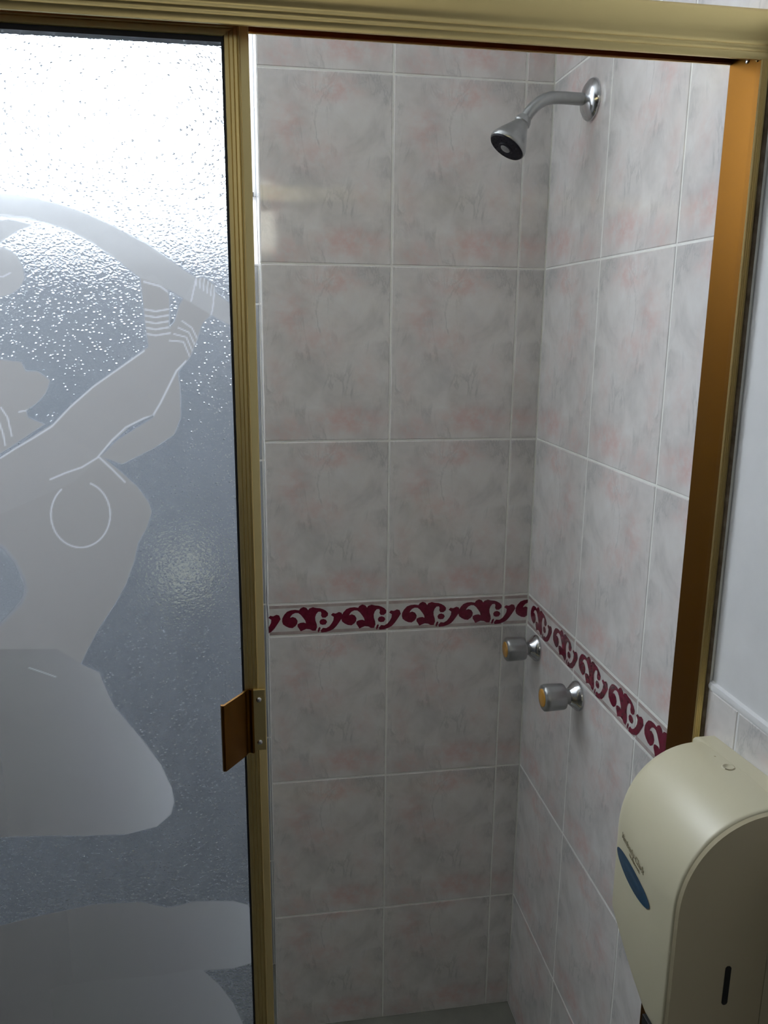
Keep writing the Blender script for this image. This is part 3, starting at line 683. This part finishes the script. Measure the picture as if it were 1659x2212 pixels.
# ---------------------------------------------------------------- towel dispenser
Y0, Y1 = -0.710, -0.888     # far and near end
dp = thing('towel_dispenser', 'cream plastic domed paper towel dispenser on the tiled wall beside the jamb', 'towel dispenser', (0, -0.80, 0.80))
def disp_profile(D, zt, zc, xb, zb, n=22, power=2.15):
    """closed X-Z outline from the wall round the top, down the front and back"""
    P = []
    for i in range(n+1):
        a = math.pi/2*i/n
        c, s = math.cos(a)**(2/power), math.sin(a)**(2/power)
        P.append((-xb-(D-xb)*s, zc+(zt-zc)*c))
    P.append((-D, zb+0.012)); P.append((-D+0.003, zb+0.003)); P.append((-D+0.012, zb)); P.append((-xb, zb))
    return P
def sweep(bm, secs, mi=0):
    rings = [[bm.verts.new((x, y, z)) for x, z in prof] for y, prof in secs]
    fs = []; n = len(rings[0])
    for A, B in zip(rings, rings[1:]):
        for k in range(n): fs.append(bm.faces.new((A[k], A[(k+1) % n], B[(k+1) % n], B[k])))
    fs.append(bm.faces.new(rings[0][::-1])); fs.append(bm.faces.new(rings[-1]))
    for f in fs: f.material_index = mi
    bmesh.ops.recalc_face_normals(bm, faces=fs)
    return fs
bm = bmesh.new()
# finer sampling at the ends
def sec(s):
    y = Y0+(Y1-Y0)*s; fa = s*abs(Y1-Y0); fb = (1-s)*abs(Y1-Y0); ra, rb = 0.020, 0.005; ins = 0.0
    if fa < ra: ins = max(ins, ra-math.sqrt(max(ra*ra-(ra-fa)**2, 0)))
    if fb < rb: ins = max(ins, rb-math.sqrt(max(rb*rb-(rb-fb)**2, 0)))
    D = 0.126+0.014*math.sin(min(1, s*1.15)*math.pi/2) - ins
    zt = 1.070+0.012*math.sin(min(1, s*1.1)*math.pi/2) - ins*0.8
    zb = 0.797 + 0.048*max(0.0, 1-(s/0.74))
    return (y, disp_profile(D, zt, 0.962, 0.026, zb))
S_ = sorted(set([0, .004, .012, .025, .045, .07, .1] + [i/20 for i in range(3, 19)] + [.95, .968, .976, .984, .992, .997, 1.0]))
sweep(bm, [sec(s) for s in S_])
cover = smooth_by_angle(obj('cover', bm, 'cream'), 40)
# inner side cheek closing the near end, its shade put into the colour, and back plate
bm = bmesh.new()
sweep(bm, [(-0.7045, disp_profile(0.0254, 1.0665, 1.062, 0.0205, 0.800, 6)[:-1] + [(-0.0005, 0.800), (-0.0005, 1.0665)]), (-0.712, disp_profile(0.0254, 1.0705, 1.066, 0.0205, 0.800, 6)[:-1] + [(-0.0005, 0.800), (-0.0005, 1.0705)]), (-0.891, disp_profile(0.0254, 1.0825, 1.078, 0.0205, 0.800, 6)[:-1] + [(-0.0005, 0.800), (-0.0005, 1.0825)])])
bp_ = smooth_by_angle(obj('back_plate', bm, 'cream'), 40)
bm = bmesh.new()
y_, pr_ = sec(1.0)
ck = disp_profile(0.1385, 1.0800, 0.962, 0.0265, 0.775)
sweep(bm, [(Y1+0.0005, [(x, z) for x, z in ck]), (Y1-0.0035, [(x*0.985-0.0004, 0.962+(z-0.962)*0.985) for x, z in ck])])
cheek = smooth_by_angle(obj('side_panel', bm, 'cream_dark'), 40); cheek['label'] = 'cream side panel, shade painted into its colour'
# black level slot in the side panel (rounded ends)
bm = bmesh.new(); sp_ = []
for k in range(17):
    a = math.pi*k/16; sp_.append((0.0034*math.cos(a), 0.0215+0.0034*math.sin(a)))
for k in range(17):
    a = math.pi+math.pi*k/16; sp_.append((0.0034*math.cos(a), -0.0215+0.0034*math.sin(a)))
prism(bm, sp_, (-0.0715, Y1-0.0030, 0.871), (-0.0715, Y1-0.0042, 0.871), (1, 0, 0), (0, 0, 1))
slot = obj('level_slot', bm, 'black'); slot['label'] = 'narrow black vertical slot'
# outlet under the cover
bm = bmesh.new(); box(bm, (-0.1395, -0.880, 0.760), (-0.030, -0.8425, 0.7968), bevel=0.001)
out_ = obj('towel_outlet', bm, 'black'); out_['label'] = 'black towel outlet underneath'
# blue badge and printed name on the front: follows the front surface
def front_x(y, off=0.0008):
    s = (y-Y0)/(Y1-Y0); fa = s*abs(Y1-Y0); ra = 0.020; ins = 0
    if fa < ra: ins = ra-math.sqrt(max(ra*ra-(ra-fa)**2, 0))
    return -(0.126+0.014*math.sin(min(1, s*1.15)*math.pi/2) - ins) - off
bm = bmesh.new(); c0 = bm.verts.new((front_x(-0.784), -0.784, 0.9355)); ring = []; nn = 48
for k in range(nn):
    a = 2*math.pi*k/nn; y = -0.784 + 0.0535*math.cos(a); z = 0.9355 + 0.0145*math.sin(a)*(1 if math.sin(a) < 0 else 0.85)
    ring.append(bm.verts.new((front_x(y), y, z)))
mid = [bm.verts.new((front_x((v.co.y-0.784)/2, .0010), (v.co.y-0.784)/2, (v.co.z+0.9355)/2)) for v in ring]
for k in range(nn):
    k2 = (k+1) % nn
    bm.faces.new((ring[k], ring[k2], mid[k2], mid[k])); bm.faces.new((mid[k], mid[k2], c0))
bmesh.ops.recalc_face_normals(bm, faces=bm.faces[:])
badge = obj('oval_badge', bm, 'blue'); badge['label'] = 'dark blue oval badge'

def text_mesh(name, body, size, y, z, spacing=1.0):
    c = bpy.data.curves.new(name, 'FONT'); c.body = body; c.size = size; c.space_character = spacing; c.extrude = 0.0002
    o = bpy.data.objects.new(name, c); COL.objects.link(o)
    dg = bpy.context.evaluated_depsgraph_get(); me = bpy.data.meshes.new_from_object(o.evaluated_get(dg))
    bpy.data.objects.remove(o)
    for v in me.vertices:
        yy = y - v.co.x; v.co = Vector((front_x(yy, 0.0007) - v.co.z, yy, z + v.co.y))
    me.materials.clear(); me.materials.append(M['print'])
    o = bpy.data.objects.new(name, me); COL.objects.link(o); return o
tx1 = text_mesh('printed_name', 'Kimberly-Clark', 0.0115, -0.7440, 0.9605)
tx2 = text_mesh('printed_name', 'PROFESSIONAL', 0.0050, -0.7720, 0.9545)
# cam lock and mould marks on top of the cover
bm = bmesh.new()
def top_z(x, y):
    s = (y-Y0)/(Y1-Y0); zt = 1.070+0.012*math.sin(min(1, s*1.1)*math.pi/2); D = 0.126+0.014*math.sin(min(1, s*1.15)*math.pi/2)
    sx_ = (-x-0.026)/(D-0.026); return 0.962+(zt-0.962)*(1-max(sx_, 0)**2.15)**(1/2.15)
lk = (-0.0355, -0.7985); zt_ = top_z(*lk)
lathe(bm, [(0, 0.0078), (0.0009, 0.0074), (0.0011, 0.0056), (0.0003, 0.0052), (0.0002, 0.0)], (lk[0], lk[1], zt_-0.0002), (-0.05, 0, 1), 28, caps=False)
lock = obj('lock', bm, 'cream', smooth=True)
bm = bmesh.new(); arc = []
for k in range(13):
    a = math.radians(-150 + 110*k/12); arc.append((lk[0]+0.0074*math.cos(a), lk[1]+0.0074*math.sin(a)))
for k in range(13):
    a = math.radians(-40 - 110*k/12); arc.append((lk[0]+0.0060*math.cos(a), lk[1]+0.0060*math.sin(a)))
prism(bm, arc, (0, 0, zt_-0.0002), (0, 0, zt_+0.0011), (1, 0, 0), (0, 1, 0))
ks = obj('lock_slit', bm, 'print')
bm = bmesh.new(); lathe(bm, [(0, 0.0014), (0.0006, 0.0009)], (-0.0345, -0.7690, top_z(-0.0345, -0.769)), (0, 0, 1), 14)
mk = obj('mould_dimple', bm, 'cream_dark')
place(dp, bp_, cover, cheek, slot, out_)
bpy.context.view_layer.update()
for c in (badge, tx1, tx2, lock, ks, mk):
    c.parent = cover; c.location = (0, 0, 0)

# ---------------------------------------------------------------- soap dish on the window wall, seen through the sheet
sd = thing('soap_dish', 'cream ceramic soap dish on the tiled wall, blurred behind the acrylic door', 'soap dish', (-0.717, 0.2, 0.994))
bm = bmesh.new(); box(bm, (-0.772, 0.190, 0.994), (-0.662, 0.1998, 1.104), bevel=0.004)
b1 = smooth_by_angle(obj('back_plate', bm, 'ceramic'), 40)
bm = bmesh.new(); secs = []
ow = 0.050; zc = 1.006
outer = []; 
rings = []
def dish_ring(r, z, depth):
    return [bm.verts.new((-0.717 + r*math.cos(math.pi*k/20), 0.1905 - depth*math.sin(math.pi*k/20), z)) for k in range(21)]
L = [dish_ring(0.030, 0.998, 0.030), dish_ring(0.046, 1.006, 0.058), dish_ring(0.050, 1.026, 0.066), dish_ring(0.047, 1.028, 0.062), dish_ring(0.040, 1.012, 0.050), dish_ring(0.020, 1.008, 0.022)]
fs = []
for A, B in zip(L, L[1:]):
    for k in range(20): fs.append(bm.faces.new((A[k], A[k+1], B[k+1], B[k])))
fs.append(bm.faces.new(L[0][::-1])); fs.append(bm.faces.new(L[-1])); bmesh.ops.recalc_face_normals(bm, faces=fs)
b2 = smooth_by_angle(obj('dish_bowl', bm, 'ceramic'), 50)
place(sd, b1, b2)
